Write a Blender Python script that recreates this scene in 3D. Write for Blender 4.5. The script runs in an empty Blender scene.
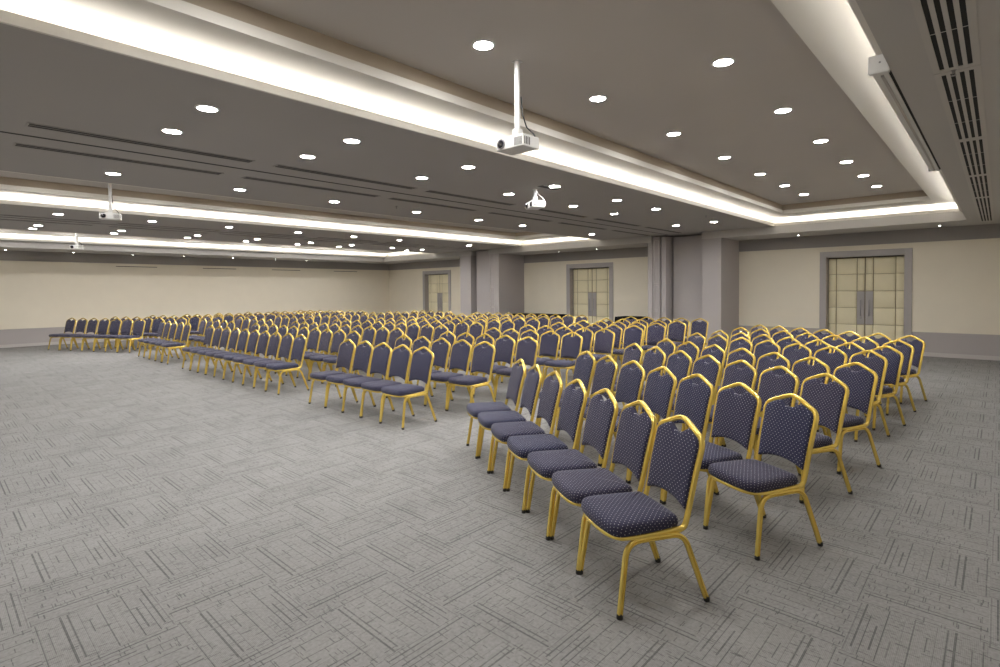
import bpy, bmesh, math, random
from mathutils import Vector, Matrix

random.seed(7)
scene = bpy.context.scene
COL = scene.collection

# ------------------------------------------------------------------ camera, world, exposure
# world axes: +X runs along the hall towards the door wall, +Y across the hall to the long left wall
EYE = Vector((0.0, 0.0, 1.61))
YAW, PITCH, ROLL = 0.7475, 0.0262, -0.0087
FOCAL_PX, CY_PX = 539.3, 304.44
fw = Vector((math.cos(YAW), math.sin(YAW), 0)); rt = Vector((math.sin(YAW), -math.cos(YAW), 0)); up = Vector((0, 0, 1))
fw2 = fw * math.cos(PITCH) - up * math.sin(PITCH)
up2 = up * math.cos(PITCH) + fw * math.sin(PITCH)
rt3 = rt * math.cos(ROLL) + up2 * math.sin(ROLL)
up3 = up2 * math.cos(ROLL) - rt * math.sin(ROLL)
cam_data = bpy.data.cameras.new('camera')
cam_data.sensor_width = 36.0
cam_data.lens = FOCAL_PX / 1000 * 36.0
cam_data.shift_y = -(333.5 - CY_PX) / 1000
cam_data.clip_start = 0.05
cam_data.clip_end = 200
cam = bpy.data.objects.new('camera', cam_data)
COL.objects.link(cam)
mw = Matrix((rt3, up3, -fw2)).transposed().to_4x4()
mw.translation = EYE
cam.matrix_world = mw
scene.camera = cam

world = bpy.data.worlds.new('world')
scene.world = world
world.use_nodes = True
world.node_tree.nodes['Background'].inputs[0].default_value = (0.5, 0.5, 0.5, 1)
world.node_tree.nodes['Background'].inputs[1].default_value = 0.0
scene.view_settings.view_transform = 'Standard'
scene.view_settings.look = 'None'
scene.view_settings.gamma = 1.0
scene.view_settings.use_curve_mapping = False
scene.view_settings.exposure = 0.0
scene.cycles.max_bounces = 10
scene.cycles.diffuse_bounces = 6
scene.cycles.use_denoising = True
scene.cycles.sample_clamp_indirect = 8.0

DOWNLIGHT = 310.0     # radiance of the lit lens of a ceiling downlight
COVE = 30.0           # radiance of the light strips lying in the ceiling coves
SPOT = 55.0           # radiance of the little spots along the bulkheads

# ------------------------------------------------------------------ materials
def srgb(r, g, b):
    f = lambda c: (c / 255 / 12.92) if c / 255 <= 0.04045 else ((c / 255 + 0.055) / 1.055) ** 2.4
    return (f(r), f(g), f(b), 1)

def mat(name, col, rough=0.6, metal=0.0, spec=0.5):
    m = bpy.data.materials.new(name); m.use_nodes = True
    b = m.node_tree.nodes['Principled BSDF']
    b.inputs['Base Color'].default_value = col
    b.inputs['Roughness'].default_value = rough
    b.inputs['Metallic'].default_value = metal
    b.inputs['Specular IOR Level'].default_value = spec
    return m

def mottle(m, amount=0.06, scale=6.0, rough_amount=0.0):
    """soft irregular variation of a painted or woven surface"""
    nt = m.node_tree; b = nt.nodes['Principled BSDF']
    c = b.inputs['Base Color'].default_value[:]
    tc = nt.nodes.new('ShaderNodeTexCoord'); nz = nt.nodes.new('ShaderNodeTexNoise')
    nz.inputs['Scale'].default_value = scale; nz.inputs['Detail'].default_value = 5
    mx = nt.nodes.new('ShaderNodeMix'); mx.data_type = 'RGBA'
    mx.inputs[6].default_value = tuple(v * (1 - amount) for v in c[:3]) + (1,)
    mx.inputs[7].default_value = tuple(v * (1 + amount) for v in c[:3]) + (1,)
    nt.links.new(tc.outputs['Object'], nz.inputs['Vector'])
    nt.links.new(nz.outputs['Fac'], mx.inputs[0]); nt.links.new(mx.outputs[2], b.inputs['Base Color'])
    return m

def emit(name, col, strength):
    m = bpy.data.materials.new(name); m.use_nodes = True
    nt = m.node_tree; nt.nodes.clear()
    e = nt.nodes.new('ShaderNodeEmission'); o = nt.nodes.new('ShaderNodeOutputMaterial')
    e.inputs[0].default_value = col; e.inputs[1].default_value = strength
    nt.links.new(e.outputs[0], o.inputs[0])
    return m

class NG:
    """small helper to write shader maths as expressions"""
    def __init__(s, m): s.nt = m.node_tree
    def n(s, op, a, b=None, c=None):
        x = s.nt.nodes.new('ShaderNodeMath'); x.operation = op
        for i, v in enumerate((a, b, c)):
            if v is None: continue
            if isinstance(v, (int, float)): x.inputs[i].default_value = v
            else: s.nt.links.new(v, x.inputs[i])
        return x.outputs[0]
    def xyz(s, vec):
        x = s.nt.nodes.new('ShaderNodeSeparateXYZ'); s.nt.links.new(vec, x.inputs[0]); return x.outputs
    def vec(s, a, b, c=0.0):
        x = s.nt.nodes.new('ShaderNodeCombineXYZ')
        for i, v in enumerate((a, b, c)):
            if isinstance(v, (int, float)): x.inputs[i].default_value = v
            else: s.nt.links.new(v, x.inputs[i])
        return x.outputs[0]
    def white(s, vec):
        x = s.nt.nodes.new('ShaderNodeTexWhiteNoise'); x.noise_dimensions = '3D'
        s.nt.links.new(vec, x.inputs['Vector']); return x.outputs['Value']
    def noise(s, vec, scale, detail=3):
        x = s.nt.nodes.new('ShaderNodeTexNoise'); x.inputs['Scale'].default_value = scale
        x.inputs['Detail'].default_value = detail; s.nt.links.new(vec, x.inputs['Vector']); return x.outputs['Fac']
    def mix(s, f, a, b):
        x = s.nt.nodes.new('ShaderNodeMix'); x.data_type = 'RGBA'
        for i, v in ((0, f), (6, a), (7, b)):
            if isinstance(v, (int, float)): x.inputs[i].default_value = v
            elif isinstance(v, tuple): x.inputs[i].default_value = v
            else: s.nt.links.new(v, x.inputs[i])
        return x.outputs[2]

def carpet_material():
    m = mat('carpet_tiles', srgb(150, 148, 145), 0.95, 0, 0.1)
    g = NG(m); nt = m.node_tree
    tc = nt.nodes.new('ShaderNodeTexCoord')
    X, Y, Z = g.xyz(tc.outputs['Object'])
    T = 0.485
    u = g.n('DIVIDE', g.n('SUBTRACT', X, 0.33), T); v = g.n('DIVIDE', g.n('SUBTRACT', Y, 0.02), T)
    iu, iv = g.n('FLOOR', u), g.n('FLOOR', v)
    fu, fv = g.n('SUBTRACT', u, iu), g.n('SUBTRACT', v, iv)
    par = g.n('FLOORED_MODULO', g.n('ADD', iu, iv), 2.0)
    # quarter-turned tiles: a runs across the lines of a tile, b along them
    npar = g.n('SUBTRACT', 1.0, par)
    a0 = g.n('ADD', g.n('MULTIPLY', fu, npar), g.n('MULTIPLY', fv, par))
    b0 = g.n('ADD', g.n('MULTIPLY', fv, npar), g.n('MULTIPLY', fu, par))
    flip = 0.0
    a = g.n('ABSOLUTE', g.n('SUBTRACT', flip, a0)); b = b0
    tile = g.white(g.vec(iu, iv, 7.0))
    total = None
    # (position, half width, start, end, weight)
    for pos, hw, s0, s1, wt in ((0.030, 0.006, 0.0, 1.0, 0.7), (0.105, 0.005, 0.30, 0.75, 0.6), (0.225, 0.010, 0.0, 1.0, 0.9), (0.285, 0.008, 0.05, 1.0, 0.8),
                                (0.365, 0.003, 0.0, 1.0, 0.5), (0.425, 0.006, 0.45, 0.72, 0.8), (0.535, 0.0045, 0.0, 1.0, 0.9), (0.61, 0.003, 0.0, 0.9, 0.4), (0.675, 0.005, 0.12, 0.42, 0.6),
                                (0.745, 0.0055, 0.0, 1.0, 0.9), (0.805, 0.008, 0.15, 0.62, 0.9), (0.875, 0.005, 0.0, 0.8, 0.8), (0.935, 0.008, 0.1, 1.0, 0.9), (0.985, 0.004, 0.0, 1.0, 0.6)):
        d = g.n('LESS_THAN', g.n('ABSOLUTE', g.n('SUBTRACT', a, pos)), hw)
        r = g.n('MULTIPLY', g.n('GREATER_THAN', b, s0), g.n('LESS_THAN', b, s1))
        x = g.n('MULTIPLY', g.n('MULTIPLY', d, r), wt)
        total = x if total is None else g.n('MAXIMUM', total, x)
    # short cross ticks between the lines, at random heights per column of each tile
    for k, (ncol, hw) in enumerate(((9.0, 0.004), (13.0, 0.004), (7.0, 0.004), (11.0, 0.006), (17.0, 0.004), (15.0, 0.003), (19.0, 0.004), (8.0, 0.003))):
        ic = g.n('FLOOR', g.n('MULTIPLY', a, ncol))
        h = g.white(g.vec(g.n('ADD', ic, k * 31.7), iu, iv))
        h2 = g.white(g.vec(g.n('ADD', ic, k * 17.3 + 5), iv, iu))
        t = g.n('MULTIPLY', g.n('LESS_THAN', g.n('ABSOLUTE', g.n('SUBTRACT', b, h)), hw), g.n('MULTIPLY', g.n('GREATER_THAN', h2, 0.2), 0.8))
        total = g.n('MAXIMUM', total, t)
    # worn, broken edges of the lines
    wear = g.noise(tc.outputs['Object'], 14.0, 4)
    w1 = g.n('MULTIPLY', total, g.n('MINIMUM', 1.0, g.n('MAXIMUM', 0.0, g.n('MULTIPLY', g.n('SUBTRACT', wear, 0.22), 5.0))))
    rib = g.n('MULTIPLY', g.n('ADD', g.n('SINE', g.n('MULTIPLY', a, 2 * math.pi * 78)), 1.0), 0.13)
    speck = g.n('MULTIPLY', g.n('SUBTRACT', g.noise(tc.outputs['Object'], 60.0, 3), 0.45), 0.9)
    cloud = g.n('MULTIPLY', g.n('SUBTRACT', g.noise(tc.outputs['Object'], 3.0, 3), 0.45), 0.45)
    fac = g.n('ADD', g.n('ADD', g.n('MULTIPLY', w1, 0.74), rib), g.n('ADD', speck, cloud))
    fac = g.n('ADD', fac, g.n('MULTIPLY', tile, 0.10))
    fac = g.n('MINIMUM', 1.0, g.n('MAXIMUM', 0.0, fac))
    col = g.mix(fac, (0.312, 0.305, 0.299, 1), (0.118, 0.117, 0.117, 1))
    nt.links.new(col, nt.nodes['Principled BSDF'].inputs['Base Color'])
    return m

def fabric_material():
    m = mat('dotted_navy_fabric', (0.05, 0.05, 0.09, 1), 0.85, 0, 0.25)
    g = NG(m); nt = m.node_tree
    uv = nt.nodes.new('ShaderNodeUVMap'); uv.uv_map = 'cloth'
    X, Y, Z = g.xyz(uv.outputs[0])
    P = 0.0285
    def dots(off):
        x = g.n('SUBTRACT', g.n('FRACT', g.n('ADD', g.n('DIVIDE', X, P), off)), 0.5)
        y = g.n('SUBTRACT', g.n('FRACT', g.n('ADD', g.n('DIVIDE', Y, P), off)), 0.5)
        r2 = g.n('ADD', g.n('MULTIPLY', x, x), g.n('MULTIPLY', y, y))
        return g.n('LESS_THAN', r2, 0.0058)
    d = g.n('MAXIMUM', dots(0.0), dots(0.5))
    # faint lozenge weave between the dots
    lx = g.n('FRACT', g.n('DIVIDE', g.n('ADD', X, Y), P)); ly = g.n('FRACT', g.n('DIVIDE', g.n('SUBTRACT', X, Y), P))
    loz = g.n('MULTIPLY', g.n('GREATER_THAN', lx, 0.5), 0.10)
    loz = g.n('ADD', loz, g.n('MULTIPLY', g.n('GREATER_THAN', ly, 0.5), 0.10))
    oi = nt.nodes.new('ShaderNodeObjectInfo')
    base = g.mix(g.n('MULTIPLY', oi.outputs['Random'], 0.9), srgb(47, 49, 74), srgb(57, 53, 71))
    c1 = g.mix(loz, base, srgb(74, 75, 101))
    c2 = g.mix(g.n('MULTIPLY', d, 0.85), c1, srgb(205, 203, 212))
    b = nt.nodes['Principled BSDF']
    nt.links.new(c2, b.inputs['Base Color'])
    b.inputs['Sheen Weight'].default_value = 0.1
    return m

M = {}
M['carpet'] = carpet_material()
M['fabric'] = fabric_material()
M['gold'] = mat('gold_lacquer', srgb(248, 220, 118), 0.25, 0.62)
M['rubber'] = mat('black_rubber', (0.012, 0.012, 0.012, 1), 0.6)
M['cream'] = mottle(mat('cream_wall_fabric', srgb(228, 220, 203), 0.9, 0, 0.1), 0.03, 3.0)
M['dado'] = mottle(mat('grey_wall_panel', srgb(173, 167, 166), 0.6, 0, 0.3), 0.03, 2.0)
M['skirt'] = mat('pale_skirting', srgb(190, 186, 183), 0.5)
M['ceil'] = mottle(mat('grey_ceiling_paint', srgb(175, 171, 167), 0.9, 0, 0.2), 0.03, 1.2)
M['ceil2'] = mottle(mat('pale_raised_ceiling_grey', srgb(202, 196, 190), 0.9, 0, 0.2), 0.03, 1.2)  # raised ceilings, paler than the lower ceiling grey
M['cornice'] = mottle(mat('grey_band_paint', srgb(155, 151, 148), 0.85, 0, 0.2), 0.03, 1.2)
M['bulk'] = mottle(mat('grey_bulkhead_paint', srgb(190, 187, 184), 0.85, 0, 0.2), 0.03, 1.2)
M['white'] = mat('white_cove_paint', srgb(226, 222, 214), 0.85, 0, 0.2)
M['taupe'] = mat('taupe_cove_paint', srgb(176, 164, 148), 0.9, 0, 0.2)
M['door'] = mottle(mat('padded_beige_leather', srgb(226, 217, 186), 0.55, 0, 0.4), 0.04, 5.0)
M['seam_shade'] = mat('tan_seam_shade', srgb(146, 134, 108), 0.7)  # door leaf coloured darker to paint the shade between its pads
M['frame'] = mat('grey_door_frame', srgb(164, 159, 157), 0.45)
M['steel'] = mat('brushed_steel', srgb(150, 148, 150), 0.4, 0.7)
M['dark'] = mat('dark_gap', (0.006, 0.006, 0.006, 1), 0.8)
M['slot'] = mat('dark_slot', srgb(56, 53, 50), 0.8)
M['grille'] = mat('grille_metal', srgb(192, 188, 183), 0.6)
M['pwhite'] = mat('white_plastic', srgb(225, 224, 222), 0.45)
M['lens'] = mat('lens_glass', (0.01, 0.01, 0.015, 1), 0.08)
M['black_cloth'] = mottle(mat('black_cloth', (0.012, 0.012, 0.013, 1), 0.9, 0, 0.1), 0.2, 9.0)
M['down'] = emit('downlight_glow', (1.0, 0.985, 0.965, 1), DOWNLIGHT)
M['cove'] = emit('cove_glow', (1.0, 0.965, 0.915, 1), COVE)
M['spot'] = emit('spot_glow', (1.0, 0.96, 0.90, 1), SPOT)

# ------------------------------------------------------------------ mesh helpers
class MB:
    def __init__(s): s.v = []; s.f = []; s.uv = None; s.mi = []
    def box(s, x0, x1, y0, y1, z0, z1, mi=0):
        n = len(s.v)
        s.v += [(x0, y0, z0), (x1, y0, z0), (x1, y1, z0), (x0, y1, z0), (x0, y0, z1), (x1, y0, z1), (x1, y1, z1), (x0, y1, z1)]
        for q in ((0, 3, 2, 1), (4, 5, 6, 7), (0, 1, 5, 4), (1, 2, 6, 5), (2, 3, 7, 6), (3, 0, 4, 7)):
            s.f.append(tuple(n + i for i in q)); s.mi.append(mi)
        return s
    def lathe(s, prof, seg=20, c=(0, 0, 0), axis='z', mi=0, caps=True):
        n = len(s.v)
        for r, h in prof:
            for k in range(seg):
                t = 2 * math.pi * k / seg
                p = (r * math.cos(t), r * math.sin(t), h)
                if axis == 'x': p = (h, p[0], p[1])
                if axis == 'y': p = (p[1], h, p[0])
                s.v.append((p[0] + c[0], p[1] + c[1], p[2] + c[2]))
        for i in range(len(prof) - 1):
            for k in range(seg):
                k2 = (k + 1) % seg
                s.f.append((n + i * seg + k, n + i * seg + k2, n + (i + 1) * seg + k2, n + (i + 1) * seg + k)); s.mi.append(mi)
        if caps:
            s.f.append(tuple(n + k for k in range(seg))[::-1]); s.mi.append(mi)
            m = n + (len(prof) - 1) * seg
            s.f.append(tuple(m + k for k in range(seg))); s.mi.append(mi)
        return s
    def sweep(s, path, prof, nrm, closed=False, mi=0):
        """sweep a closed 2-D profile along a path; nrm is the starting profile axis, carried along without twist"""
        P = [Vector(p) for p in path]; n = len(P); base = len(s.v)
        N = Vector(nrm)
        for i in range(n):
            if closed: t = P[(i + 1) % n] - P[i - 1]
            else: t = (P[min(i + 1, n - 1)] - P[max(i - 1, 0)])
            t.normalize()
            N = (N - t * N.dot(t)).normalized()
            B = t.cross(N)
            for a, b in prof: s.v.append(tuple(P[i] + N * a + B * b))
        m = len(prof)
        for i in range(n if closed else n - 1):
            j = (i + 1) % n
            for k in range(m):
                k2 = (k + 1) % m
                s.f.append((base + i * m + k, base + i * m + k2, base + j * m + k2, base + j * m + k)); s.mi.append(mi)
        if not closed:
            s.f.append(tuple(base + k for k in range(m))[::-1]); s.mi.append(mi)
            s.f.append(tuple(base + (n - 1) * m + k for k in range(m))); s.mi.append(mi)
        return s
    def mesh(s, name, mats, smooth=False, uvfun=None, bevel=0.0, autosmooth=None):
        me = bpy.data.meshes.new(name)
        me.from_pydata(s.v, [], s.f)
        for m in (mats if isinstance(mats, (list, tuple)) else [mats]): me.materials.append(m)
        for p, mi in zip(me.polygons, s.mi): p.material_index = mi
        bm = bmesh.new(); bm.from_mesh(me)
        bmesh.ops.recalc_face_normals(bm, faces=bm.faces)
        if bevel:
            bmesh.ops.bevel(bm, geom=[e for e in bm.edges if e.calc_face_angle(0) > 0.6], offset=bevel, segments=2, affect='EDGES', profile=0.6)
        if autosmooth:
            for f in bm.faces: f.smooth = True
            for e in bm.edges:
                if e.calc_face_angle(0) > autosmooth: e.smooth = False
        bm.to_mesh(me); bm.free()
        if smooth:
            for p in me.polygons: p.use_smooth = True
        if uvfun:
            ul = me.uv_layers.new(name='cloth')
            for l in me.loops: ul.data[l.index].uv = uvfun(me.vertices[l.vertex_index].co)
        return me

def link(name, data, parent=None, loc=None, rotz=None):
    o = bpy.data.objects.new(name, data); COL.objects.link(o)
    if parent: o.parent = parent
    if loc is not None: o.location = loc
    if rotz is not None: o.rotation_euler = (0, 0, rotz)
    return o

def tag(o, label=None, cat=None, group=None, kind=None):
    if label: o['label'] = label
    if cat: o['category'] = cat
    if group: o['group'] = group
    if kind: o['kind'] = kind
    return o

def struct(name, mb, mats, label=None, **k):
    o = link(name, mb.mesh(name, mats, **k)); o['kind'] = 'structure'
    if label: o['label'] = label
    return o

# ------------------------------------------------------------------ room sizes
XW, XF = 15.82, -2.6           # door wall, front wall behind the camera
YR, YL = -1.24, 22.1           # near side wall, far side wall
ZB, ZC, ZS, ZU, ZTOP = 2.95, 3.14, 3.32, 3.52, 3.60
XB = 14.45                     # face of the bulkhead along the door wall
YBR, YBL = 0.51, 20.55         # faces of the bulkheads along the side walls
XN = -1.0                      # front edge of the coves
BAYS = [(0.58, 4.12), (9.05, 12.30), (16.95, 20.42)]
LIP = 0.065
LED_D = 0.22

# floor
struct('floor', MB().box(XF - .1, XW + .1, YR - .1, YL + .1, -0.1, 0), M['carpet'], 'grey carpet tiles laid quarter-turned across the hall')

# ------------------------------------------------------------------ walls: skirting, grey dado, cream field, grey cornice
def wall_run(mb, axis, plane, a0, a1, sign):
    """stack of bands on one wall between a0 and a1; sign = direction into the room"""
    for z0, z1, t, mi in ((0, 0.09, 0.018, 2), (0.09, 0.555, 0.0, 1), (0.555, 2.64, 0.012, 0), (2.64, 3.2, 0.02, 3)):
        lo, hi = plane - sign * 0.12, plane + sign * t
        p0, p1 = min(lo, hi), max(lo, hi)
        if axis == 'x': mb.box(p0, p1, a0, a1, z0, z1, mi)
        else: mb.box(a0, a1, p0, p1, z0, z1, mi)
    return mb
WM = [M['cream'], M['dado'], M['skirt'], M['cornice']]
DOORS = [(1.505, 3.405), (9.48, 11.38), (17.56, 19.46)]
rear = MB()
edges = [YR] + [v for d in DOORS for v in d] + [YL]
for i in range(0, len(edges), 2): wall_run(rear, 'x', XW, edges[i], edges[i + 1], -1)
for d in DOORS:
    rear.box(XW - 0.012, XW + 0.12, d[0], d[1], 2.515, 2.64, 0); rear.box(XW - 0.02, XW + 0.12, d[0], d[1], 2.64, 3.2, 3)
struct('wall_rear', rear, WM, 'cream door wall with grey dado and grey band under the ceiling')
struct('wall_left', wall_run(MB(), 'y', YL, XF, XW, -1), WM, 'long cream wall with grey dado behind the farthest chairs')
struct('wall_right', wall_run(MB(), 'y', YR, XF, XW, 1), WM, 'near side wall')
struct('wall_front', wall_run(MB(), 'x', XF, YR, YL, 1), WM, 'front wall')

# ------------------------------------------------------------------ ceiling
low = MB()
ycuts = [YBR] + [v for b in BAYS for v in b] + [YBL]
for i in range(0, len(ycuts), 2):
    if ycuts[i + 1] > ycuts[i]: low.box(XN, XB, ycuts[i], ycuts[i + 1], ZC, ZC + 0.02)
# the strip in front of the coves
low.box(XF, XN, YBR, YBL, ZC, ZC + 0.02)
for ya, yb in ((5.93, 7.40), (13.96, 14.87)): low.box(XB, XW, ya, yb, ZC, ZC + 0.02)
struct('ceiling', low, M['ceil'], 'dark grey lower ceiling between the lit coves')
bulk = MB()
for ya, yb in ((YR, 5.93), (7.40, 13.96), (14.87, YL)): bulk.box(XB, XW, ya, yb, ZB, ZC)      # along the door wall
bulk.box(XF, XB, YR, YBR, ZB, ZC + 0.0)            # along the near side
bulk.box(XF, XB, YBL, YL, ZB, ZC + 0.0)            # along the far side
struct('trim_1', bulk, M['bulk'], 'lowered grey bulkhead running round the edge of the hall')
for bi, (y0, y1) in enumerate(BAYS):
    rx0, rx1 = XN, XB
    lip = MB(); t = 0.02
    # lips standing on the edge of the lower ceiling, then the ledge behind them and the back wall of the trough
    for (ax, bx, ay, by) in ((rx0, rx1, y1 - .004, y1 + t), (rx0, rx1, y0 - .004, y0 + .035), (rx1 - .004, rx1 + t, y0 + .036, y1 - .005), (rx0 - t, rx0, y0 + .036, y1 - .005)):
        lip.box(ax, bx, ay, by, ZC - 0.002, ZC + LIP)
    struct('trim_%d' % (2 + bi * 3), lip, M['white'], 'pale lip of the %s ceiling cove' % ('nearest', 'middle', 'farthest')[bi])
    tr = MB(); D = LED_D
    for (ax, bx, ay, by) in ((rx0 - D, rx1 + D, y1 + D, y1 + D + .05), (rx0 - D, rx1 + D, y0 - D - .05, y0 - D), (rx1 + D, rx1 + D + .05, y0 - D, y1 + D), (rx0 - D - .05, rx0 - D, y0 - D, y1 + D)):
        tr.box(ax, bx, ay, by, ZC + 0.021, ZS + 0.05)
    # soffit ring and ledge floor
    iy0, iy1, ix0, ix1 = y0 + 0.42, y1 - 0.42, rx0 + 0.85, rx1 - 0.85
    for (ax, bx, ay, by) in ((rx0 - D, rx1 + D, iy1, y1 + D), (rx0 - D, rx1 + D, y0 - D, iy0), (ix1, rx1 + D, iy0, iy1), (rx0 - D, ix0, iy0, iy1)):
        tr.box(ax, bx, ay, by, ZS, ZS + 0.05)
    struct('trim_%d' % (3 + bi * 3), tr, M['white'], 'white lit soffit of the %s ceiling cove' % ('nearest', 'middle', 'farthest')[bi])
    st = MB()
    for (ax, bx, ay, by) in ((ix0, ix1, iy1 - .02, iy1), (ix0, ix1, iy0, iy0 + .02), (ix1 - .02, ix1, iy0 + .02, iy1 - .02), (ix0, ix0 + .02, iy0 + .02, iy1 - .02)):
        st.box(ax, bx, ay, by, ZS, ZS + 0.075, 0)
        cx, cy = (ax + bx) / 2, (ay + by) / 2
    for (ax, bx, ay, by) in ((ix0, ix1, iy1, iy1 + .03), (ix0, ix1, iy0 - .03, iy0), (ix1, ix1 + .03, iy0, iy1), (ix0 - .03, ix0, iy0, iy1)):
        st.box(ax, bx, ay, by, ZS + 0.051, ZU, 1)
    struct('trim_%d' % (4 + bi * 3), st, [M['white'], M['taupe']], 'pale edge and taupe upstand of the %s raised ceiling' % ('nearest', 'middle', 'farthest')[bi])
    struct('ceiling_raised', MB().box(ix0 - .05, ix1 + .05, iy0 - .05, iy1 + .05, ZU, ZTOP), M['ceil2'], '%s raised grey ceiling panel inside its lit cove' % ('nearest', 'middle', 'farthest')[bi])
    # light strips lying in the trough
    for nm, (ax, bx, ay, by) in dict(far=(rx0, rx1, y1 + 0.10, y1 + 0.13), near=(rx0, rx1, y0 - 0.13, y0 - 0.10), end=(rx1 + 0.10, rx1 + 0.13, y0 + .05, y1 - .05)).items():
        s = MB(); n = 12
        for k in range(n):
            if nm == 'end': s.box(ax, bx, ay + (by - ay) * k / n, ay + (by - ay) * (k + 1) / n - 0.002, ZC + 0.025, ZC + 0.04)
            else: s.box(ax + (bx - ax) * k / n, ax + (bx - ax) * (k + 1) / n - 0.002, ay, by, ZC + 0.025, ZC + 0.04)
        o = link('cove_light_strip', s.mesh('cove_light_strip', M['cove']))
        tag(o, 'glowing light strip along the %s of the %s ceiling cove' % ({'far': 'far long side', 'near': 'near long side', 'end': 'end by the door wall'}[nm], ('nearest', 'middle', 'farthest')[bi]), 'light strip', 'cove light strips')
# slab above everything
struct('ceiling_slab', MB().box(XF - .1, XW + .1, YR - .1, YL + .1, ZTOP, ZTOP + .1), M['ceil'], 'slab over the hall')

# ------------------------------------------------------------------ pillars and parked partition panels on the door wall
def pillar(name, y0, y1, x0, label):
    mb = MB().box(x0, XW, y0, y1, 0, ZB)
    mb.box(x0 - 0.006, XW, y0 - .006, y1 + .006, 0, 0.09, 1)
    o = struct(name, mb, [M['dado'], M['skirt']], label); return o
pillar('pillar', 5.42, 5.93, 14.47, 'grey pillar between the nearest door bay and the folding wall pocket')
pillar('pillar', 14.86, 15.45, 14.40, 'grey pillar beside the farthest door bay')
pillar('pillar', 13.38, 13.60, 14.38, 'slim grey pillar at the right of the farther folding wall pocket')
pillar('pillar', 7.36, 7.50, 14.42, 'slim grey pillar at the left of the nearer folding wall pocket')
struct('wall_pocket', MB().box(14.80, XW, 5.93, 6.90, 0, ZC - 0.05), M['dado'], 'flat grey pocket door of the nearer folding wall')
struct('wall_pocket_far', MB().box(14.55, XW, 13.97, 14.70, 0, ZC - 0.035), M['dado'], 'flat grey pocket door of the farther folding wall')
struct('wall_recess', MB().box(15.4, XW, 6.90, 7.36, 0, ZC), M['dark'], 'dark back of the nearer pocket')
struct('wall_recess_far', MB().box(14.95, XW, 14.70, 14.86, 0, ZC), M['dark'], 'dark back of the farther pocket')
def partition(y0, y1, x0, label, mould=True):
    root = link('folding_wall_panel', MB().box(x0, x0 + 0.9, y0, y1, 0.02, ZC - 0.04).mesh('folding_wall_panel', M['dado'], bevel=0.004))
    tag(root, label, 'folding wall panel', 'parked folding wall panels')
    if mould:
        w = y1 - y0
        for z0, z1 in ((0.12, 0.98), (1.02, 1.72), (1.76, 3.0)):
            mb = MB(); t = 0.012
            a, b = y0 + w * .16, y1 - w * .16
            mb.box(x0 - .020, x0 + .002, a, a + t, z0, z1); mb.box(x0 - .020, x0 + .002, b - t, b, z0, z1)
            mb.box(x0 - .020, x0 + .002, a + t, b - t, z0, z0 + t); mb.box(x0 - .020, x0 + .002, a + t, b - t, z1 - t, z1)
            link('moulding', mb.mesh('moulding', M['skirt'], bevel=0.003), root)
    return root
partition(7.13, 7.355, 14.44, 'moulded grey folding wall panel parked in the nearer pocket, next to the slim pillar')
partition(6.96, 7.10, 14.45, 'plain edge of a grey folding wall panel parked beside the dark gap of the nearer pocket', False)
partition(13.62, 13.95, 14.47, 'moulded grey folding wall panel parked in the farther pocket')

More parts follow.
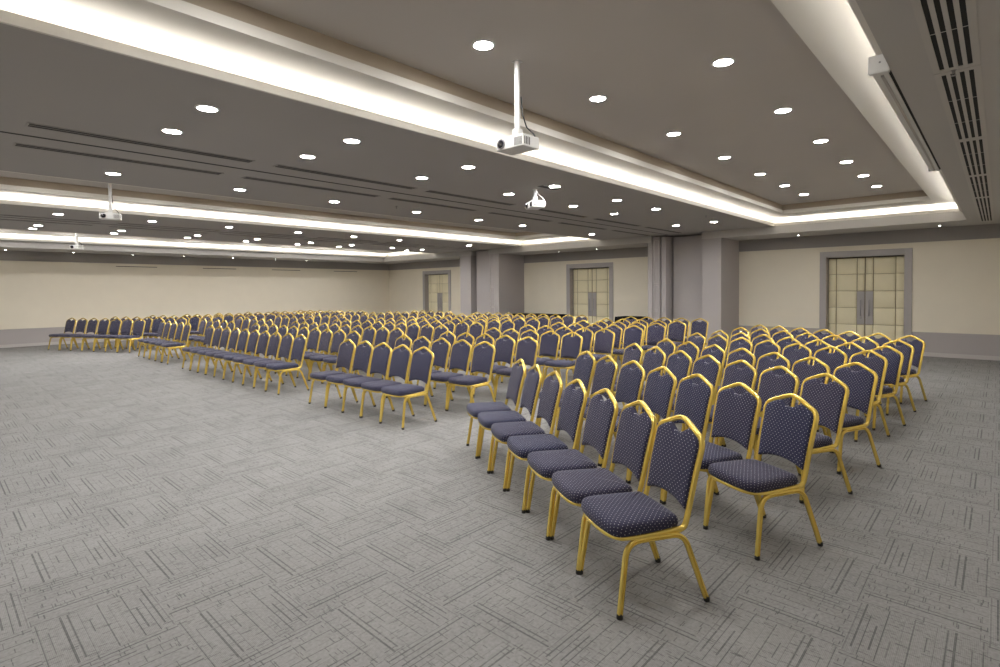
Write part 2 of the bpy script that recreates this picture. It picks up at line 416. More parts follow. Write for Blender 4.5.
# ------------------------------------------------------------------ doors
def door(idx, y0, y1, where):
    root = tag(link('door_%d' % idx, None, loc=(XW, (y0 + y1) / 2, 0)), 'padded beige double door in a grey frame, %s' % where, 'door', 'padded double doors', 'structure')
    h = (y1 - y0) / 2; J = 0.15
    fr = MB()
    for s in (-1, 1):
        a, b = sorted((s * h, s * (h - J)))
        fr.box(-0.045, 0.22, a, b, 0, 2.515)
    fr.box(-0.045, 0.22, -h + J, h - J, 2.365, 2.515)
    link('door_frame', fr.mesh('door_frame', M['frame'], bevel=0.008), root)
    bk = MB().box(0.213, 0.218, -h + J, h - J, 0, 2.365)
    link('door_backing', bk.mesh('door_backing', M['dark']), root)
    W = h - J - 0.006
    for s in (-1, 1):
        leaf = link('door_leaf', MB().box(0.175, 0.21, *sorted((s * 0.004, s * W)), 0.008, 2.345).mesh('door_leaf', M['seam_shade']), root)
        # columns of padded panels, mirrored about the meeting stile
        cols = [(0.010, 0.165), (0.175, 0.612), (0.622, W - 0.004)]
        zs = [0.012, 0.255, 0.675, 1.095, 1.515, 1.935, 2.34]
        pad = MB()
        for c, (ca, cb) in enumerate(cols):
            for r in range(len(zs) - 1):
                if c == 0 and r in (2, 3): continue
                a, b = sorted((s * ca, s * cb)); g = 0.004
                n = len(pad.v)
                # puffed cushion: rim then a raised face
                pa, pb, pz0, pz1 = a + g, b - g, zs[r] + g, zs[r + 1] - g
                e = 0.022
                pad.v += [(0.175, pa, pz0), (0.175, pb, pz0), (0.175, pb, pz1), (0.175, pa, pz1)]
                pad.v += [(0.160, pa + e * .3, pz0 + e * .3), (0.160, pb - e * .3, pz0 + e * .3), (0.160, pb - e * .3, pz1 - e * .3), (0.160, pa + e * .3, pz1 - e * .3)]
                pad.v += [(0.150, pa + e, pz0 + e), (0.150, pb - e, pz0 + e), (0.150, pb - e, pz1 - e), (0.150, pa + e, pz1 - e)]
                for L in (0, 4):
                    for k in range(4):
                        k2 = (k + 1) % 4
                        pad.f.append((n + L + k, n + L + k2, n + L + 4 + k2, n + L + 4 + k)); pad.mi.append(0)
                pad.f.append((n + 8, n + 9, n + 10, n + 11)); pad.mi.append(0)
        link('padding', pad.mesh('padding', M['door'], smooth=False, autosmooth=0.9), leaf)
        a, b = sorted((s * 0.010, s * 0.165))
        link('handle_plate', MB().box(0.157, 0.177, a, b, 0.685, 1.505).mesh('handle_plate', M['frame'], bevel=0.004), leaf)
        hy = s * 0.085
        hd = MB()
        hd.sweep([(0.157, hy, 0.90), (0.122, hy, 0.905), (0.115, hy, 0.92), (0.115, hy, 1.26), (0.122, hy, 1.275), (0.157, hy, 1.28)],
                 [(0.011 * math.cos(t * math.pi / 4), 0.011 * math.sin(t * math.pi / 4)) for t in range(8)], (0, 1, 0))
        if s > 0:
            hd.lathe([(0.022, -0.0), (0.022, 0.02)], 14, (0.138, hy, 0.84), 'x')
        link('pull_handle', hd.mesh('pull_handle', M['steel'], autosmooth=0.8), leaf)
for i, (d, w) in enumerate(zip(DOORS, ('nearest to the camera', 'middle one between two black draped tables', 'farthest, by the long side wall'))): door(i + 1, d[0], d[1], w)

# ------------------------------------------------------------------ ceiling downlights
def downlight_proto():
    root = link('downlight', None)
    ring = MB().lathe([(0.071, 0.0), (0.071, -0.004), (0.078, -0.009), (0.089, -0.006), (0.093, 0.0)], 28, caps=False)
    link('trim_ring', ring.mesh('trim_ring', M['pwhite'], smooth=True), root)
    lens = MB().lathe([(0.072, -0.001), (0.072, -0.005), (0.05, -0.007)], 28)
    link('lens', lens.mesh('lens', M['down']), root)
    return root
DL = downlight_proto(); used = []
def copy_thing(src, loc, rotz=0.0):
    r = src.copy(); COL.objects.link(r); r.location = loc; r.rotation_euler = (0, 0, rotz)
    for ch in list(src.children):
        c = ch.copy(); COL.objects.link(c); c.parent = r
        for gch in list(ch.children):
            d = gch.copy(); COL.objects.link(d); d.parent = c
    return r
ORD = ['first', 'second', 'third', 'fourth', 'fifth', 'sixth', 'seventh', 'eighth', 'ninth', 'tenth']
def downlight(x, y, z, label, group):
    if not used: o = DL; o.location = (x, y, z); used.append(1)
    else: o = copy_thing(DL, (x, y, z))
    tag(o, label, 'ceiling light', group)
XU = [3.04, 4.67, 6.38, 8.05, 9.65, 11.05, 12.40]
for row, y in (('far', 2.97), ('near', 1.735)):
    for k, x in enumerate(XU):
        if row == 'near' and k == 0: pass
        downlight(x, y, ZU, 'round downlight in the nearest raised ceiling, %s row, %s counted from the camera' % (row, ORD[k]), 'downlights in the nearest raised ceiling')
XL1 = [1.67, 3.03, 4.67, 6.43, 8.20, 9.63, 12.47]
for row, y, xs in (('near', 4.84, XL1), ('second', 5.75, XL1), ('far', 8.30, [1.73, 3.29, 4.84, 6.60, 8.30, 9.76, 12.71])):
    for k, x in enumerate(xs):
        downlight(x, y, ZC, 'round downlight in the first lower ceiling, %s row, %s counted from the camera end' % (row, ORD[k]), 'downlights in the first lower ceiling')
for row, y, xs in (('near', 13.20, [1.86, 3.41, 4.97, 6.66, 8.28, 9.84, 12.72]), ('middle', 15.65, [1.85, 3.40, 5.09, 6.66, 8.30, 9.73, 11.34, 12.69]), ('far', 16.47, [1.85, 3.41, 5.10, 6.67, 8.28, 9.75, 12.60])):
    for k, x in enumerate(xs):
        downlight(x, y, ZC, 'round downlight in the farther lower ceiling, %s row, %s counted from the camera end' % (row, ORD[k]), 'downlights in the farther lower ceiling')

# unseen downlights added to light the hall, continuing the rows out of view
for row, y, z, xs in (('far', 2.97, ZU, [1.40]), ('near', 1.735, ZU, [1.40])):
    for k, x in enumerate(xs): downlight(x, y, z, 'unseen downlight in the nearest raised ceiling, %s row, the one in front of the projector' % row, 'downlights in the nearest raised ceiling')
for row, y in (('near', 4.84), ('second', 5.75), ('far', 8.30)):
    for k, x in enumerate((0.1,)): downlight(x, y, ZC, 'unseen downlight in the first lower ceiling, %s row, beside the camera' % row, 'downlights in the first lower ceiling')
for row, y in (('near', 13.20), ('middle', 15.65), ('far', 16.47)):
    for k, x in enumerate((0.2,)): downlight(x, y, ZC, 'unseen downlight in the farther lower ceiling, %s row, nearest the front wall' % row, 'downlights in the farther lower ceiling')
for nm, ya, yb in (('middle', 9.80, 10.98), ('farthest', 18.05, 19.32)):
    for row, y in (('near', ya), ('far', yb)):
        for k, x in enumerate([1.40] + XU): downlight(x, y, ZU, 'unseen downlight in the %s raised ceiling, %s row, %s from the front wall' % (nm, row, ORD[k]), 'downlights in the %s raised ceiling' % nm)

# little spots in the bulkheads
def spot_proto():
    root = link('spotlight', MB().lathe([(0.019, 0.0), (0.019, -0.006), (0.030, -0.010), (0.036, 0.0)], 20, caps=False).mesh('spotlight', M['pwhite'], smooth=True))
    link('lamp', MB().lathe([(0.019, -0.001), (0.019, -0.006), (0.014, -0.012), (0.006, -0.015)], 20).mesh('lamp', M['spot']), root)
    return root
SP = spot_proto(); su = []
def spot(x, y, label):
    if not su: SP.location = (x, y, ZB); su.append(1); o = SP
    else: o = copy_thing(SP, (x, y, ZB))
    tag(o, label, 'spotlight', 'small spots in the bulkheads')
for k, y in enumerate((0.98, 3.78)): spot(15.26, y, 'tiny spot in the bulkhead over the nearest door, %s side' % ('near', 'far')[k])
for k, y in enumerate((9.80, 11.36)): spot(15.30, y, 'tiny spot in the bulkhead over the middle door, %s side' % ('near', 'far')[k])
for k, x in enumerate((1.81, 3.42, 5.03, 6.61, 8.32, 9.99, 11.33)): spot(x, 21.77, 'tiny spot in the bulkhead along the long side wall, %s from the camera end' % ORD[k])

# ------------------------------------------------------------------ slots and grilles in the ceiling
def slot(x0, x1, y, label):
    root = link('slot_diffuser', None, loc=((x0 + x1) / 2, y, ZC)); L = (x1 - x0) / 2
    tag(root, label, 'air slot', 'long dark air slots in the lower ceilings')
    fr = MB()
    fr.box(-L, L, -0.074, -0.062, -0.006, 0.0); fr.box(-L, L, 0.062, 0.074, -0.006, 0.0)
    fr.box(-L, -L + .015, -.062, .062, -0.006, 0.0); fr.box(L - .015, L, -.062, .062, -0.006, 0.0)
    link('slot_frame', fr.mesh('slot_frame', M['ceil']), root)
    link('opening', MB().box(-L + .015, L - .015, -.062, .062, -0.003, -0.0005).mesh('opening', M['slot']), root)
    bl = MB().box(-L + .015, L - .015, -.003, .003, -0.006, -0.0031)
    link('blade', bl.mesh('blade', M['ceil']), root)
SEG = [(0.70, 2.70), (2.97, 5.08), (5.31, 7.30), (7.65, 9.64), (9.95, 11.95), (12.25, 14.25)]
for yy, nm in ((6.43, 'near slot line of the first lower ceiling'), (7.37, 'far slot line of the first lower ceiling')):
    for k, (a, b) in enumerate(SEG): slot(a, b, yy, 'long dark air slot, %s from the camera, %s' % (ORD[k], nm))
for yy, nm in ((14.05, 'near slot line of the farther lower ceiling'), (14.85, 'far slot line of the farther lower ceiling')):
    for k, (a, b) in enumerate(SEG): slot(a, b, yy, 'long dark air slot, %s from the camera, %s' % (ORD[k], nm))
for yy, nm in ((6.89, 'first'), (14.42, 'farther')):
    o = link('folding_wall_track', MB().box(-1.0, 14.43, yy - .018, yy + .018, ZC - .004, ZC - .0005).mesh('folding_wall_track', M['slot']))
    tag(o, 'thin dark folding wall track along the %s lower ceiling' % nm, 'ceiling track')

def grille(x0, x1, label):
    y0, y1 = 0.10, 0.322
    root = link('linear_grille', None, loc=((x0 + x1) / 2, (y0 + y1) / 2, ZB)); L = (x1 - x0) / 2; Wd = (y1 - y0) / 2
    tag(root, label, 'air grille', 'black slotted air grilles in the near bulkhead')
    fr = MB(); n = 4; sl = 0.023; gap = 0.021
    tot = n * sl + (n - 1) * gap; a = -tot / 2
    fr.box(-L, L, -Wd, a, -0.006, 0); fr.box(-L, L, -a, Wd, -0.006, 0)
    for k in range(n - 1): fr.box(-L + .055, L - .055, a + sl + k * (sl + gap), a + (k + 1) * (sl + gap), -0.006, 0)
    fr.box(-L, -L + .055, a, -a, -0.006, 0); fr.box(L - .055, L, a, -a, -0.006, 0)
    link('grille_frame', fr.mesh('grille_frame', M['grille']), root)
    link('joint', MB().box(L - .001, L + .008, -Wd, Wd, -.003, -.0005).mesh('joint', M['dark']), root)
    for k in range(n):
        s0 = a + k * (sl + gap)
        link('slot', MB().box(-L + .055, L - .055, s0, s0 + sl, -0.002, -0.0005).mesh('slot', M['dark']), root)
    m = MB(); nb = 3
    for k in range(1, nb): m.box(-L + 2 * L * k / nb - .003, -L + 2 * L * k / nb + .003, a, -a, -0.004, -0.0021)
    link('bridge', m.mesh('bridge', M['grille']), root)
for k, (a, b) in enumerate(((2.32, 4.385), (4.394, 6.54), (6.55, 8.73), (8.74, 10.93), (10.94, 14.98))):
    grille(a, b, 'slotted black air grille in the near bulkhead, %s counted from the camera' % ORD[k])
# sprinkler heads
def sprinkler_proto():
    root = link('sprinkler', MB().lathe([(0.024, 0.0), (0.024, -0.003), (0.010, -0.009), (0.007, -0.024)], 16).mesh('sprinkler', M['steel'], autosmooth=0.7))
    d = MB().lathe([(0.014, -0.036), (0.014, -0.039)], 16)
    d.box(-.002, .002, -.009, -.006, -.038, -.022); d.box(-.002, .002, .006, .009, -.038, -.022)
    link('deflector', d.mesh('deflector', M['steel']), root)
    return root
SPK = sprinkler_proto(); k_ = 0
for x, y, z, lab in ((4.385, 0.225, ZB, 'small sprinkler head between two air grilles in the near bulkhead'), (11.3, 4.55, ZC, 'small sprinkler head in the first lower ceiling near the cove corner'),
                     (5.9, 8.0, ZC, 'small sprinkler head in the first lower ceiling beside the far downlights')):
    o = SPK if k_ == 0 else copy_thing(SPK, (0, 0, 0)); k_ += 1
    o.location = (x, y, z); tag(o, lab, 'sprinkler', 'ceiling sprinklers')

for k, (xa, xb) in enumerate(((4.61, 5.83), (7.34, 8.55), (9.98, 11.2), (12.8, 14.0))):
    o = link('wall_slot', MB().box(xa, xb, YL - .024, YL - .0125, 2.530, 2.548).mesh('wall_slot', M['slot'])); tag(o, 'thin dark air slot high on the long cream wall, %s from the camera end' % ORD[k], 'air slot', 'thin slots high on the long wall')
# projection screen case hanging at the edge of the near bulkhead
root = link('projection_screen_case', None, loc=(6.08, 0.565, 2.95))
tag(root, 'long white projection screen case fixed along the edge of the nearest cove', 'projection screen')
c = MB().box(-1.92, 1.92, -.038, .045, 0.0, 0.10); link('case', c.mesh('case', M['pwhite'], bevel=0.006), root)
for s in (-1, 1):
    a, b = sorted((s * 1.92, s * 1.97))
    e = link('end_cap', MB().box(a, b, -.05, .062, -.006, 0.112).mesh('end_cap', M['pwhite'], bevel=0.012), root)
    if s < 0: link('screw', MB().lathe([(0.006, -1.9725), (0.006, -1.969)], 10, (0, .0, .06), 'x').mesh('screw', M['steel']), e)
link('slot', MB().box(-1.92, 1.92, -.0545, -.0385, 0.002, 0.06).mesh('slot', M['dark']), root)  # black strip standing in for the shadow gap beside the bulkhead
link('screen_bar', MB().box(-1.90, 1.90, -.012, .004, -.010, 0.001).mesh('screen_bar', M['grille'], bevel=0.002), root)

# ------------------------------------------------------------------ projectors
def projector(x, y, ztop, zbody, label, turn=0.0, hatch=False, tall=0.12):
    root = link('projector', None, loc=(x, y, zbody), rotz=turn)
    tag(root, label, 'projector', 'ceiling projectors')
    b = MB().box(-.105, .10, -.15, .15, -.048, .05)
    body = link('body', b.mesh('body', M['pwhite'], bevel=0.007), root)
    l = MB().lathe([(0.042, -0.103), (0.042, -0.112), (0.036, -0.114)], 20, (0, .09, 0), 'x')
    ln = link('lens_ring', l.mesh('lens_ring', M['steel'], autosmooth=0.7), body)
    link('lens', MB().lathe([(0.035, -0.112), (0.030, -0.118), (0.012, -0.121)], 20, (0, .09, 0), 'x').mesh('lens', M['lens'], smooth=True), body)
    v = MB()
    for k in range(7): v.box(-.1075, -.1045, -.13 + k * .012, -.14 + k * .012 + .006, -.035, .03)
    for k in range(4): v.box(-.09 + k * .02, -.09 + k * .02 + .010, -.1515, -.1490, -.032, .03)
    link('vent', v.mesh('vent', M['slot'] if not hatch else M['dark']), body)
    m = MB().box(-.075, .075, -.075, .075, .055, .063)
    for sx in (-1, 1):
        for sy in (-1, 1): m.lathe([(0.006, 0.048), (0.006, 0.058)], 8, (sx * .06, sy * .06, 0))
    m.box(-.03, .03, -.03, .03, .062, .13)
    link('mount', m.mesh('mount', M['pwhite'], bevel=0.003), root)
    H = ztop - zbody
    p = MB().lathe([(0.024, 0.12), (0.024, H - .006)], 18)
    pole = link('pole', p.mesh('pole', M['pwhite'], autosmooth=0.7), root)
    link('ceiling_plate', MB().box(-.035, .035, -.035, .035, H - .006, H).mesh('ceiling_plate', M['pwhite'], bevel=0.002), root)
    cab = MB().sweep([(0.026, -.02, min(H - .03, .40)), (0.032, -.03, min(H - .08, .25)), (0.05, -.06, .14), (0.09, -.10, .09), (0.112, -.12, .03), (0.118, -.122, 0.0), (0.10, -.122, -.02)],
                     [(0.006 * math.cos(t * math.pi / 3), 0.006 * math.sin(t * math.pi / 3)) for t in range(6)], (0, 1, 0))
    link('cable', cab.mesh('cable', M['rubber'] if not hatch else M['pwhite'], smooth=True), root)
    return root
projector(3.455, 2.985, ZU, 2.83, 'white projector on a tall pole from the nearest raised ceiling')
projector(6.42, 5.20, ZC, 2.90, 'white projector on a short pole under the first lower ceiling', -0.55, True)
projector(2.28, 11.2, ZU, 2.93, 'white projector on a pole from the middle raised ceiling', 1.25)
projector(3.11, 19.3, ZU, 2.94, 'small farthest white projector in front of the farthest cove', 1.25)
o = link('ceiling_hatch', MB().box(6.25, 6.65, 4.92, 5.02, ZC - .004, ZC - .0005).mesh('ceiling_hatch', M['slot'])); tag(o, 'dark ceiling socket slot above the short pole projector', 'ceiling hatch')

# ------------------------------------------------------------------ draped tables by the middle door
def draped_table(y0, y1, label):
    root = link('draped_table', None, loc=(15.38, (y0 + y1) / 2, 0))
    tag(root, label, 'table', 'black draped tables by the middle door')
    L, D, H = (y1 - y0) / 2, 0.33, 0.74
    # cloth: a skirt with soft folds closed by a flat top
    mb = MB(); seg = []
    per = []
    n1, n2 = 34, 12
    for k in range(n1): per.append((-D, -L + 2 * L * k / n1, (-1, 0)))
    for k in range(n2): per.append((-D + 2 * D * k / n2, L, (0, 1)))
    for k in range(n1): per.append((D, L - 2 * L * k / n1, (1, 0)))
    for k in range(n2): per.append((D - 2 * D * k / n2, -L, (0, -1)))
    N = len(per); rows = [0.005, 0.25, 0.5, 0.68, 0.70, H]
    for ri, z in enumerate(rows):
        f = 1 - z / H
        for k, (px, py, nn) in enumerate(per):
            w = 0.028 * f * math.sin(k * 2.1) + 0.02 * f - (0.008 if z == H else 0)
            mb.v.append((px + nn[0] * w, py + nn[1] * w, z))
    for r in range(len(rows) - 1):
        for k in range(N):
            k2 = (k + 1) % N
            mb.f.append((r * N + k, r * N + k2, (r + 1) * N + k2, (r + 1) * N + k)); mb.mi.append(0)
    mb.f.append(tuple((len(rows) - 1) * N + k for k in range(N))); mb.mi.append(0)
    link('tablecloth', mb.mesh('tablecloth', M['black_cloth'], autosmooth=0.9), root)
    link('tabletop', MB().box(-D + .02, D - .02, -L + .02, L - .02, H - .035, H - .01).mesh('tabletop', M['frame']), root)
draped_table(11.32, 13.34, 'long black draped table left of the middle door')
draped_table(7.53, 8.98, 'long black draped table right of the middle door, half hidden by chairs')

# ------------------------------------------------------------------ banquet chair
def tube_profile(w, d, groove=0.0025):
    """rounded tube section with a shallow groove on its two flat faces (first axis = groove direction)"""
    return [(d / 2 - groove, 0.0), (d / 2, w * .15), (d / 2 - .0005, w * .32), (d * .34, w / 2), (0, w / 2 + .0005), (-d * .34, w / 2), (-d / 2 + .0005, w * .32), (-d / 2, w * .15),
            (-d / 2 + groove, 0.0), (-d / 2, -w * .15), (-d / 2 + .0005, -w * .32), (-d * .34, -w / 2), (0, -w / 2 - .0005), (d * .34, -w / 2), (d / 2 - .0005, -w * .32), (d / 2, -w * .15)]

def fillet(pts, radii, n=5):
    """round the corners of a polyline"""
    P = [Vector(p) for p in pts]; out = [P[0]]
    for i in range(1, len(P) - 1):
        r = radii[i - 1]; a = (P[i - 1] - P[i]); b = (P[i + 1] - P[i])
        la, lb = a.length, b.length; a.normalize(); b.normalize()
        d = min(r, la * .48, lb * .48)
        A, Bp = P[i] + a * d, P[i] + b * d
        for k in range(n + 1):
            t = k / n
            out.append(A * (1 - t) ** 2 + P[i] * 2 * t * (1 - t) + Bp * t ** 2)
    out.append(P[-1]); return out

def back_y(z):
    """depth of the leaning back frame at height z"""
    pts = [(0.36, 0.385), (0.42, 0.407), (0.52, 0.428), (0.63, 0.450), (0.80, 0.495), (0.92, 0.525)]
    if z <= pts[0][0]: return pts[0][1]
    for (z0, y0), (z1, y1) in zip(pts, pts[1:]):
        if z <= z1: return y0 + (y1 - y0) * (z - z0) / (z1 - z0)
    return pts[-1][1]

def half_w(z):
    """half width of the back frame at height z (tube centre line)"""
    pts = [(0.36, 0.188), (0.50, 0.188), (0.70, 0.194), (0.815, 0.197)]
    if z <= pts[0][0]: return pts[0][1]
    for (z0, y0), (z1, y1) in zip(pts, pts[1:]):
        if z <= z1: return y0 + (y1 - y0) * (z - z0) / (z1 - z0)
    return pts[-1][1]

GP = tube_profile(0.026, 0.025, 0.007)
def ring_solid(outline, rings, centre_top=None, centre_bot=None):
    """stack scaled copies of an outline: rings = [(inset fraction or offset, height)]"""
    mb = MB(); n = len(outline)
    cx = sum(p[0] for p in outline) / n; cy = sum(p[1] for p in outline) / n
    # inward normals
    nr = []
    for i in range(n):
        a, b = Vector(outline[i - 1]), Vector(outline[(i + 1) % n]); t = (b - a).normalized(); nr.append(Vector((-t.y, t.x)))
    for off, h in rings:
        for i, (x, y) in enumerate(outline): mb.v.append((x + nr[i].x * off, y + nr[i].y * off, h))
    for r in range(len(rings) - 1):
        for k in range(n):
            k2 = (k + 1) % n
            mb.f.append((r * n + k, r * n + k2, (r + 1) * n + k2, (r + 1) * n + k)); mb.mi.append(0)
    return mb, n

def chair_meshes():
    out = {}
    # side frames: front leg and rear leg meet at the middle of the rail under the seat
    for s, side in ((-1, 'r'), (1, 'l')):
        def P(y, z): return (s * (0.2222 - 0.021 * min(z, .36) / .36), y, z)
        front = fillet([P(0.0, 0.022), P(0.052, 0.362), P(0.22, 0.362)], [0.08], 9)
        rear = fillet([P(0.22, 0.362), P(0.376, 0.362), P(0.497, 0.022)], [0.07], 9)
        out['leg_f' + side] = MB().sweep(front, GP, (1, 0, 0)).mesh('front_leg', M['gold'], autosmooth=0.9)
        out['leg_b' + side] = MB().sweep(rear, GP, (1, 0, 0)).mesh('rear_leg', M['gold'], autosmooth=0.9)
        for nm, y in (('f', 0.0 - .001), ('b', 0.502)):
            out['foot_' + nm + side] = MB().lathe([(0.0145, 0.0), (0.016, 0.003), (0.0155, 0.02), (0.012, 0.026)], 12, (s * 0.2212, y, 0)).mesh('rubber_foot', M['rubber'], autosmooth=0.8)
    # seat frame: tube round the front of the cushion, ending under the back posts
    pts = [(0.188, 0.375, 0.383), (0.200, 0.11, 0.379), (0.188, 0.02, 0.379), (0.13, -0.012, 0.379), (0.0, -0.022, 0.379), (-0.13, -0.012, 0.379), (-0.188, 0.02, 0.379), (-0.200, 0.11, 0.379), (-0.188, 0.375, 0.383)]
    out['seat_frame'] = MB().sweep(fillet(pts, [.05, .05, .05, .08, .05, .05, .05], 4), tube_profile(0.024, 0.022), (0, 0, 1)).mesh('seat_frame', M['gold'], autosmooth=0.9)
    # back frame: from the rail up both posts to the pointed arch
    half = [(0.0, back_y(.902), .902), (0.045, back_y(.890), .890), (0.178, back_y(.832), .832), (0.197, back_y(.795), .795), (half_w(.66), back_y(.66), .66), (half_w(.5), back_y(.5), .5), (0.188, 0.408, 0.435), (0.188, 0.392, 0.385), (0.188, 0.33, 0.372)]
    arr = [(-x, y, z) for x, y, z in half[:0:-1]] + half
    rad = [.03, .03, .05, .05, .035, .035, .03]
    # keep the apex gently rounded
    path = fillet(arr, list(reversed([.035, .06, .10, .03, .04, .035, .03])) + [.035] + [.035, .06, .10, .03, .04, .035, .03][:0] + [.03, .04, .03, .10, .06, .035, .03], 5)
    N0 = (0, 0, 1)
    out['back_frame'] = MB().sweep(path, GP, (0, 0, 1)).mesh('back_frame', M['gold'], autosmooth=0.9)
    # seat cushion
    ol = []
    raw = [(0.0, -0.040), (0.11, -0.034), (0.196, -0.014), (0.214, 0.050), (0.205, 0.20), (0.190, 0.345), (0.175, 0.372), (0.0, 0.376), (-0.175, 0.372), (-0.190, 0.345), (-0.205, 0.20), (-0.214, 0.050), (-0.196, -0.014), (-0.11, -0.034)]
    n = len(raw)
    for i in range(n):           # closed quadratic smoothing of the raw outline
        p0, p1, p2 = Vector(raw[i - 1]), Vector(raw[i]), Vector(raw[(i + 1) % n])
        for k in range(4):
            t = k / 4
            a, b = (p0 + p1) / 2, (p1 + p2) / 2
            ol.append(tuple(a * (1 - t) ** 2 + p1 * 2 * t * (1 - t) + b * t ** 2))
    mb, m = ring_solid(ol, [(0.022, 0.386), (0.010, 0.388), (0.003, 0.395), (0.0, 0.410), (0.002, 0.428), (0.008, 0.441), (0.020, 0.450)])
    mb.f.append(tuple(range(m))); mb.mi.append(0)
    rim = [mb.v[len(mb.v) - m + k] for k in range(m)]; prev = list(range(len(mb.v) - m, len(mb.v)))
    for f_, h in ((0.86, 0.4555), (0.66, 0.4600), (0.40, 0.4625), (0.18, 0.4632)):
        cur = []
        for k in range(m):
            cur.append(len(mb.v)); mb.v.append((rim[k][0] * f_, 0.17 + (rim[k][1] - 0.17) * f_, h))
        for k in range(m): mb.f.append((prev[k], prev[(k + 1) % m], cur[(k + 1) % m], cur[k])); mb.mi.append(0)
        prev = cur
    c = len(mb.v); mb.v.append((0, 0.17, 0.4634))
    for k in range(m): mb.f.append((prev[k], prev[(k + 1) % m], c)); mb.mi.append(0)
    def suv(co):
        # wrap over the rim so that the dots also run down the sides
        d = max(0.0, 0.445 - co.z)
        l = math.hypot(co.x, co.y - .17) or 1
        return (co.x + co.x / l * d, co.y + (co.y - .17) / l * d)
    out['seat'] = mb.mesh('seat', M['fabric'], smooth=True, uvfun=suv)
    # back cushion, dipped under the apex and arched at the bottom: a fine grid on each face meeting at the rim
    def lerp(tab, x):
        if x <= tab[0][0]: return tab[0][1]
        for (x0, y0), (x1, y1) in zip(tab, tab[1:]):
            if x <= x1: return y0 + (y1 - y0) * (x - x0) / (x1 - x0)
        return tab[-1][1]
    TOP = [(0, .826), (.10, .828), (.20, .837), (.30, .851), (.40, .861), (.50, .859), (.60, .852), (.80, .834), (.92, .819), (1.0, .787)]
    BOT = [(0, .503), (.3, .500), (.6, .490), (.85, .475), (1.0, .468)]
    us = [-1 + 2 * k / 28 for k in range(29)]
    us = [math.copysign(1 - (1 - abs(u)) ** 1.35, u) if u else 0.0 for u in us]
    vs = [0, .012, .03, .06, .10, .18, .28, .40, .52, .64, .75, .84, .90, .94, .97, .988, 1]
    mb = MB(); nu, nv = len(us), len(vs)
    def face(sgn, depth):
        base = len(mb.v)
        for v in vs:
            for u in us:
                z0, z1 = lerp(BOT, abs(u)), lerp(TOP, abs(u))
                z = z0 + (z1 - z0) * v
                hw = half_w(z) - 0.007
                x = u * hw
                e = min((1 - abs(u)) * hw, v * (z1 - z0), (1 - v) * (z1 - z0))
                q = min(1.0, e / 0.022)
                t = depth * math.sqrt(max(0.0, 1 - (1 - q) ** 2)) + 0.006 * min(1.0, e / 0.12)
                mb.v.append((x, back_y(z) - 0.005 + sgn * t, z))
        for j in range(nv - 1):
            for i in range(nu - 1):
                mb.f.append((base + j * nu + i, base + j * nu + i + 1, base + (j + 1) * nu + i + 1, base + (j + 1) * nu + i)); mb.mi.append(0)
    face(-1, 0.019); face(1, 0.017)
    me = mb.mesh('backrest', M['fabric'], smooth=True, uvfun=lambda co: (co.x + math.copysign(max(0.0, co.y - back_y(co.z) + 0.018), co.x), co.z))
    bm = bmesh.new(); bm.from_mesh(me); bmesh.ops.remove_doubles(bm, verts=bm.verts, dist=0.0004); bmesh.ops.recalc_face_normals(bm, faces=bm.faces); bm.to_mesh(me); bm.free()
    out['backrest'] = me
    return out
CM = chair_meshes()

def chair_proto():
    root = link('banquet_chair', None)
    link('seat', CM['seat'], root); link('backrest', CM['backrest'], root)
    link('seat_frame', CM['seat_frame'], root); link('back_frame', CM['back_frame'], root)
    for k in ('f', 'b'):
        for s in ('r', 'l'):
            lg = link('leg', CM['leg_' + k + s], root)
            ft = link('rubber_foot', CM['foot_' + k + s], lg)
    return root
CH0 = chair_proto(); chairs = []
def chair(ax, ay, heading, label, group):
    """ax, ay = ground point under the top of the back; heading = direction the chair faces"""
    heading += random.uniform(-.012, .012)
    f = Vector((math.cos(heading), math.sin(heading)))
    ox, oy = ax + f.x * 0.515, ay + f.y * 0.515
    rz = heading + math.pi / 2          # the chair's own front is -Y
    if not chairs: o = CH0; o.location = (ox, oy, 0); o.rotation_euler = (0, 0, rz)
    else: o = copy_thing(CH0, (ox, oy, 0), rz)
    chairs.append(o)
    tag(o, label, 'chair', group)

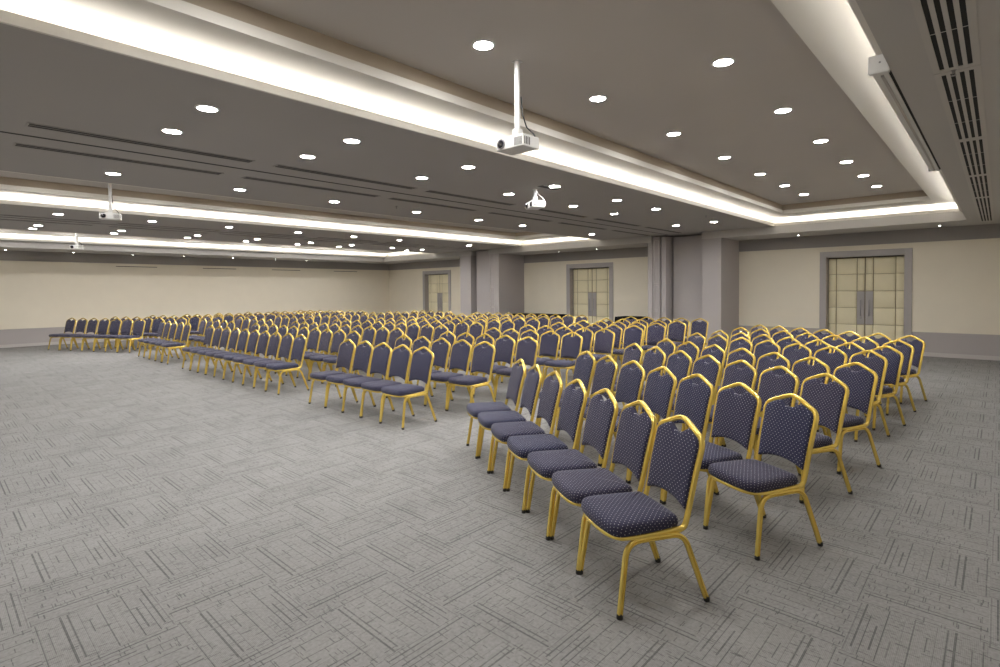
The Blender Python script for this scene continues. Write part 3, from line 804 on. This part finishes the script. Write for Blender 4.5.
NUM = ORD
ROWN = ['front row', 'second row', 'third row', 'fourth row', 'fifth row', 'sixth row', 'seventh row', 'eighth row', 'ninth row']
def put_row(x, y, ang, pitch, n, row, block, turns=None):
    """n chairs from a first chair's back at (x, y) along the direction ang; turns = extra turn of single chairs in degrees"""
    a = math.radians(ang)
    for i in range(n):
        h = a + math.pi / 2 + math.radians(turns[i] if turns else 0)
        j = random.uniform(-.006, .006)
        px, py = x + math.cos(a) * pitch * i + j * math.sin(a), y + math.sin(a) * pitch * i - j * math.cos(a)
        if turns:      # turned about its front legs
            px += 0.515 * (math.cos(a + math.pi / 2) - math.cos(h)); py += 0.515 * (math.sin(a + math.pi / 2) - math.sin(h))
        chair(px, py, h, 'navy dotted gold-framed chair, %s seat from near end, %s of %s' % (NUM[i], ROWN[row], block), 'chairs of the ' + block)
# near angled block
put_row(2.850, 1.275, 60.3, 0.445, 7, 0, 'near angled block', [0, -2.5, -3, -3.4, -3.4, -3.4, -3.4])
for r, (x, y, a) in enumerate(((3.908, 0.992, 62.7), (5.02, 1.025, 62.2), (5.92, 0.97, 63.2), (7.17, 1.05, 63.5), (7.84, 0.98, 62.3), (8.79, 0.97, 62.3), (9.70, 0.935, 62.3))):
    put_row(x, y, a, 0.459, 7, r + 1, 'near angled block')
XR = [4.31, 5.30, 6.25, 7.38, 8.40, 9.44, 10.38, 11.36, 12.50]
YR0 = [5.30, 5.19, 5.21, 5.20, 5.20, 5.20, 5.20, 5.20, 5.17]
for r, x in enumerate(XR):
    put_row(x, YR0[r], 90, 0.437 if r == 0 else 0.452, 5, r, 'near five-seat block')
for r, x in enumerate(XR):
    put_row(x, 8.50 if r == 0 else 8.48, 90, 0.446 if r == 0 else 0.456, 10, r, 'wide middle block')
for r, x in enumerate(XR):
    put_row(x, 14.0, 90, 0.475, 5, r, 'far five-seat block')
for r in range(8):
    put_row(4.22 + r * 1.0, 17.65 if r == 0 else 17.5, 114.5 if r == 0 else 114, 0.455 if r == 0 else 0.45, 7, r, 'far angled block')
print('chairs', len(chairs))
